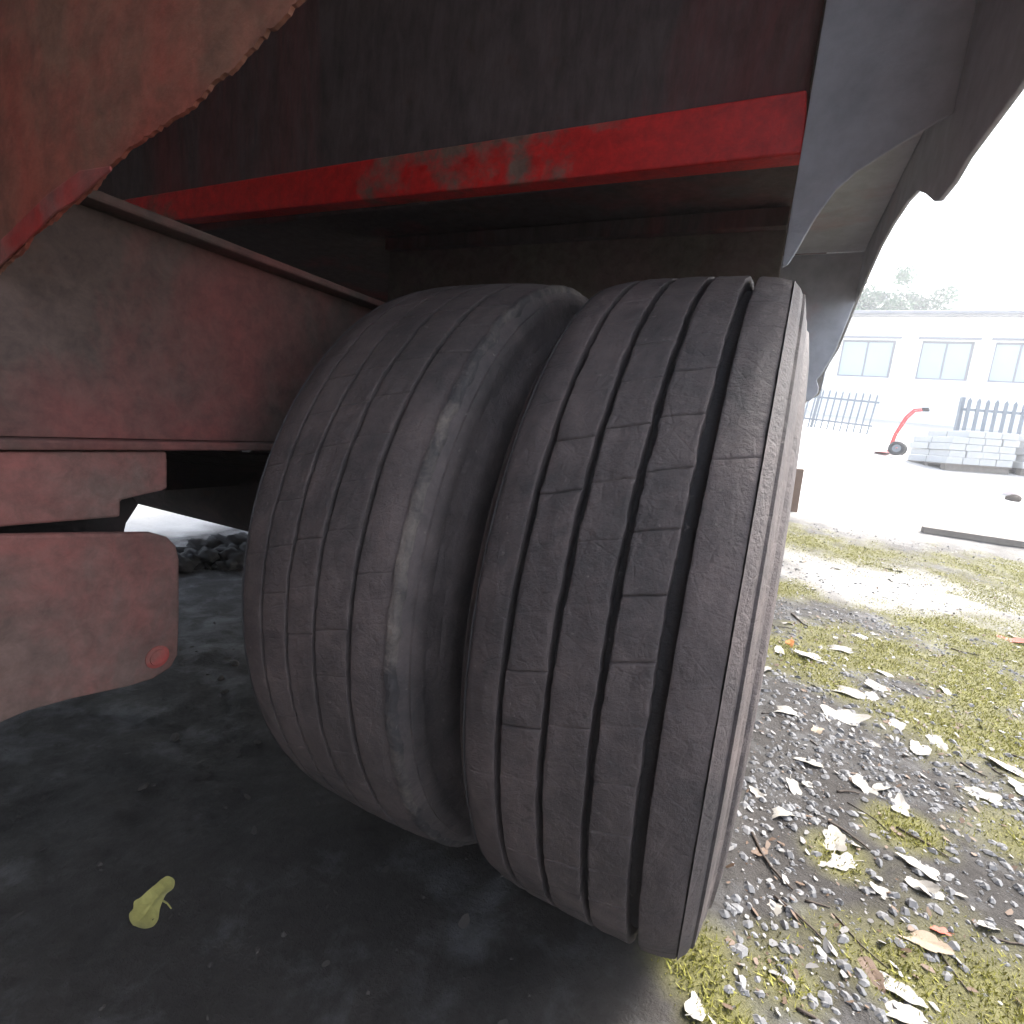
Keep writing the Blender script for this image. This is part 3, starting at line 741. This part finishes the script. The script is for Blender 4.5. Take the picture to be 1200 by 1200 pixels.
def twig(a, b_, r, label, group=None):
    a = Vector((*a, 0)); b_ = Vector((*b_, 0)); n = 6; pts = []
    o_ = Vector((-(b_ - a).y, (b_ - a).x, 0)) * random.uniform(-.12, .12)
    for i in range(n):
        t = i / (n - 1); p = a.lerp(b_, t) + o_ * math.sin(t * math.pi) + Vector((random.uniform(-1, 1), random.uniform(-1, 1), 0)) * r * .8
        p.z = gz(p.x, p.y) + r * 1.0; pts.append(p - a)
    v, f = tube_data(pts, [r * (1 - .1 * i) for i in range(n)], 6)
    o = obj('twig', v, f, 'twig', None, True, loc=(a.x, a.y, 0)); tag(o, label, 'twig', group)
twig((.095, .12), (.166, .02), .0035, 'dark straight twig lying on grey mud a hand from the tyre foot')
twig((.245, .258), (.311, .212), .003, 'thin twig lying across the grey mud among pale leaves')
twig((.236, 1.821), (.29, 1.65), .006, 'thick twig on the bare patch beyond the moss')
for i in range(34):
    y = -.28 + 2.6 * random.random() ** 1.3; x = .1 + random.random() * (.4 + .5 * (y + .3)); a = random.uniform(-1.2, .4); L = random.uniform(.03, .10)
    twig((x, y), (x + L * math.cos(a), y + L * math.sin(a)), random.uniform(.0012, .003), 'short thin dark twig among the leaf litter in the yard', 'twigs in the leaf litter')

# ------------------------------------------------------------------ uncountable litter: gravel, chips, moss
def scatter(n, f, lo=(.06, -.5), hi=(2.6, 4.2)):
    out = []
    while sum(len(q) for q in out) < n:
        u = rng.random((n * 3, 2)); x = lo[0] + u[:, 0] * (hi[0] - lo[0]); y = lo[1] + u[:, 1] ** 1.5 * (hi[1] - lo[1])
        keep = (x < .35 + .55 * (y + .45)) & (rng.random(len(x)) < f(x, y)); out.append(np.stack([x, y], -1)[keep])
    return np.concatenate(out)[:n]
def stuff(name, V, F, mat, label):
    o = obj(name, V, F, mat); tag(o, label, None, None, 'stuff'); return o
def stones(n, pts, s0, s1):
    base = np.array([(1, 0, 0), (.5, .8, 0), (-.5, .75, 0), (-1, 0, 0), (-.5, -.8, 0), (.5, -.75, 0), (.4, .3, .6), (-.4, .2, .65), (0, -.4, .6), (0, 0, -.5)])
    tri = [(0, 1, 6), (1, 2, 7), (1, 7, 6), (2, 3, 7), (3, 4, 8), (3, 8, 7), (4, 5, 8), (5, 0, 6), (5, 6, 8), (6, 7, 8), (1, 0, 9), (2, 1, 9), (3, 2, 9), (4, 3, 9), (5, 4, 9), (0, 5, 9)]
    s = s0 + (s1 - s0) * rng.random(n) ** 3; a = rng.random(n) * 6.283
    sc_ = s[:, None, None] * (1 + .5 * (rng.random((n, 10, 3)) - .5)) * np.stack([np.ones(n), .6 + .5 * rng.random(n), .5 + .5 * rng.random(n)], -1)[:, None, :]
    v = base[None] * sc_
    x = v[..., 0] * np.cos(a)[:, None] - v[..., 1] * np.sin(a)[:, None]; y = v[..., 0] * np.sin(a)[:, None] + v[..., 1] * np.cos(a)[:, None]
    z = v[..., 2] + (ground_z(pts[:, 0], pts[:, 1]) + s * .08)[:, None]
    V = np.stack([x + pts[:, :1], y + pts[:, 1:2], z], -1).reshape(-1, 3)
    F = (np.array(tri)[None] + (np.arange(n) * 10)[:, None, None]).reshape(-1, 3)
    return V, F
pts = scatter(6500, lambda x, y: np.clip(1 - moss_amount(x, y), .05, 1) * np.clip(.15 + 1.6 * (fbm(x * 4, y * 4, 77, 3) + .25), .05, 1) * np.where(y > 2.1, .12, 1))
stuff('gravel', *stones(6500, pts, .0015, .013), 'stone', 'fine grey gravel scattered over the damp yard')
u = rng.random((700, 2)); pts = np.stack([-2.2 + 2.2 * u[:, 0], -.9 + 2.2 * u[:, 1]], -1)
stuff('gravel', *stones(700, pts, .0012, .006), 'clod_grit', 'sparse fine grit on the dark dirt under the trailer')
def flakes(n, pts, s0, s1, lift):
    s = s0 + (s1 - s0) * rng.random(n) ** 2.5; a = rng.random(n) * 6.283
    ang = np.array([.2, 1.3, 2.4, 3.4, 4.5, 5.5])[None] + .5 * (rng.random((n, 6)) - .5)
    rr_ = s[:, None] * (.6 + .6 * rng.random((n, 6))); tx, ty = rng.normal(size=(2, n)) * .35
    x = rr_ * np.cos(ang) ; y = rr_ * np.sin(ang) * .6
    z = x * tx[:, None] + y * ty[:, None] + (ground_z(pts[:, 0], pts[:, 1]) + lift + s * .25)[:, None]
    X = x * np.cos(a)[:, None] - y * np.sin(a)[:, None] + pts[:, :1]; Y = x * np.sin(a)[:, None] + y * np.cos(a)[:, None] + pts[:, 1:2]
    return np.stack([X, Y, z], -1).reshape(-1, 3), np.arange(n * 6).reshape(-1, 6)
pts = scatter(3600, lambda x, y: np.clip(.3 + 1.8 * (fbm(x * 3, y * 3, 91, 3) + .15), .06, 1))
stuff('leaf_litter', *flakes(3600, pts, .002, .011, .002), 'chips', 'pale broken leaf scraps littering the damp yard')
pts = scatter(2200, lambda x, y: np.clip(.3 + 1.8 * (fbm(x * 3, y * 3, 95, 3) + .15), .06, 1))
stuff('leaf_litter', *flakes(2200, pts, .002, .010, .002), 'leaf_brown', 'dark brown rotting leaf scraps littering the damp yard')
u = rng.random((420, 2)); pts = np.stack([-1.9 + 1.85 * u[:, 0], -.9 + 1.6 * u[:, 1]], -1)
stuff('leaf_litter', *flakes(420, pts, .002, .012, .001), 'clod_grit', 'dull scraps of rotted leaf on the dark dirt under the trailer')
# moss: tiny upright blades
n = 110000
pts = scatter(n, lambda x, y: moss_amount(x, y) ** 2, (-.08, -.5))
h = .002 + .007 * rng.random(n) * (.5 + moss_amount(pts[:, 0], pts[:, 1])); a = rng.random(n) * 6.283; w = .0007 + .0015 * rng.random(n)
lean = rng.normal(size=(n, 2)) * h[:, None] * .7; z0 = ground_z(pts[:, 0], pts[:, 1]) - .001
V = np.stack([np.stack([pts[:, 0] - w * np.cos(a), pts[:, 1] - w * np.sin(a), z0], -1), np.stack([pts[:, 0] + w * np.cos(a), pts[:, 1] + w * np.sin(a), z0], -1),
              np.stack([pts[:, 0] + lean[:, 0], pts[:, 1] + lean[:, 1], z0 + h], -1)], 1).reshape(-1, 3)
stuff('moss', V, np.arange(3 * n).reshape(-1, 3), 'moss', 'low yellow-green moss growing in patches on the yard')

# ------------------------------------------------------------------ haze: bright damp air
if HAZE:
    v, f = box_data(-60, 60, -40, 60, -1.2, 11.5)
    hz = obj('haze', v, f, 'glass'); hz.data.materials.clear()
    m = bpy.data.materials.new('haze_air'); m.use_nodes = True; nt = m.node_tree; nt.nodes.clear()
    o_ = nt.nodes.new('ShaderNodeOutputMaterial'); pv = nt.nodes.new('ShaderNodeVolumePrincipled')
    pv.inputs['Color'].default_value = (.93, .96, 1, 1); pv.inputs['Density'].default_value = HAZE; pv.inputs['Anisotropy'].default_value = .5
    nt.links.new(pv.outputs[0], o_.inputs['Volume']); hz.data.materials.append(m)
    tag(hz, 'pale bright air filling the yard', None, None, 'stuff')
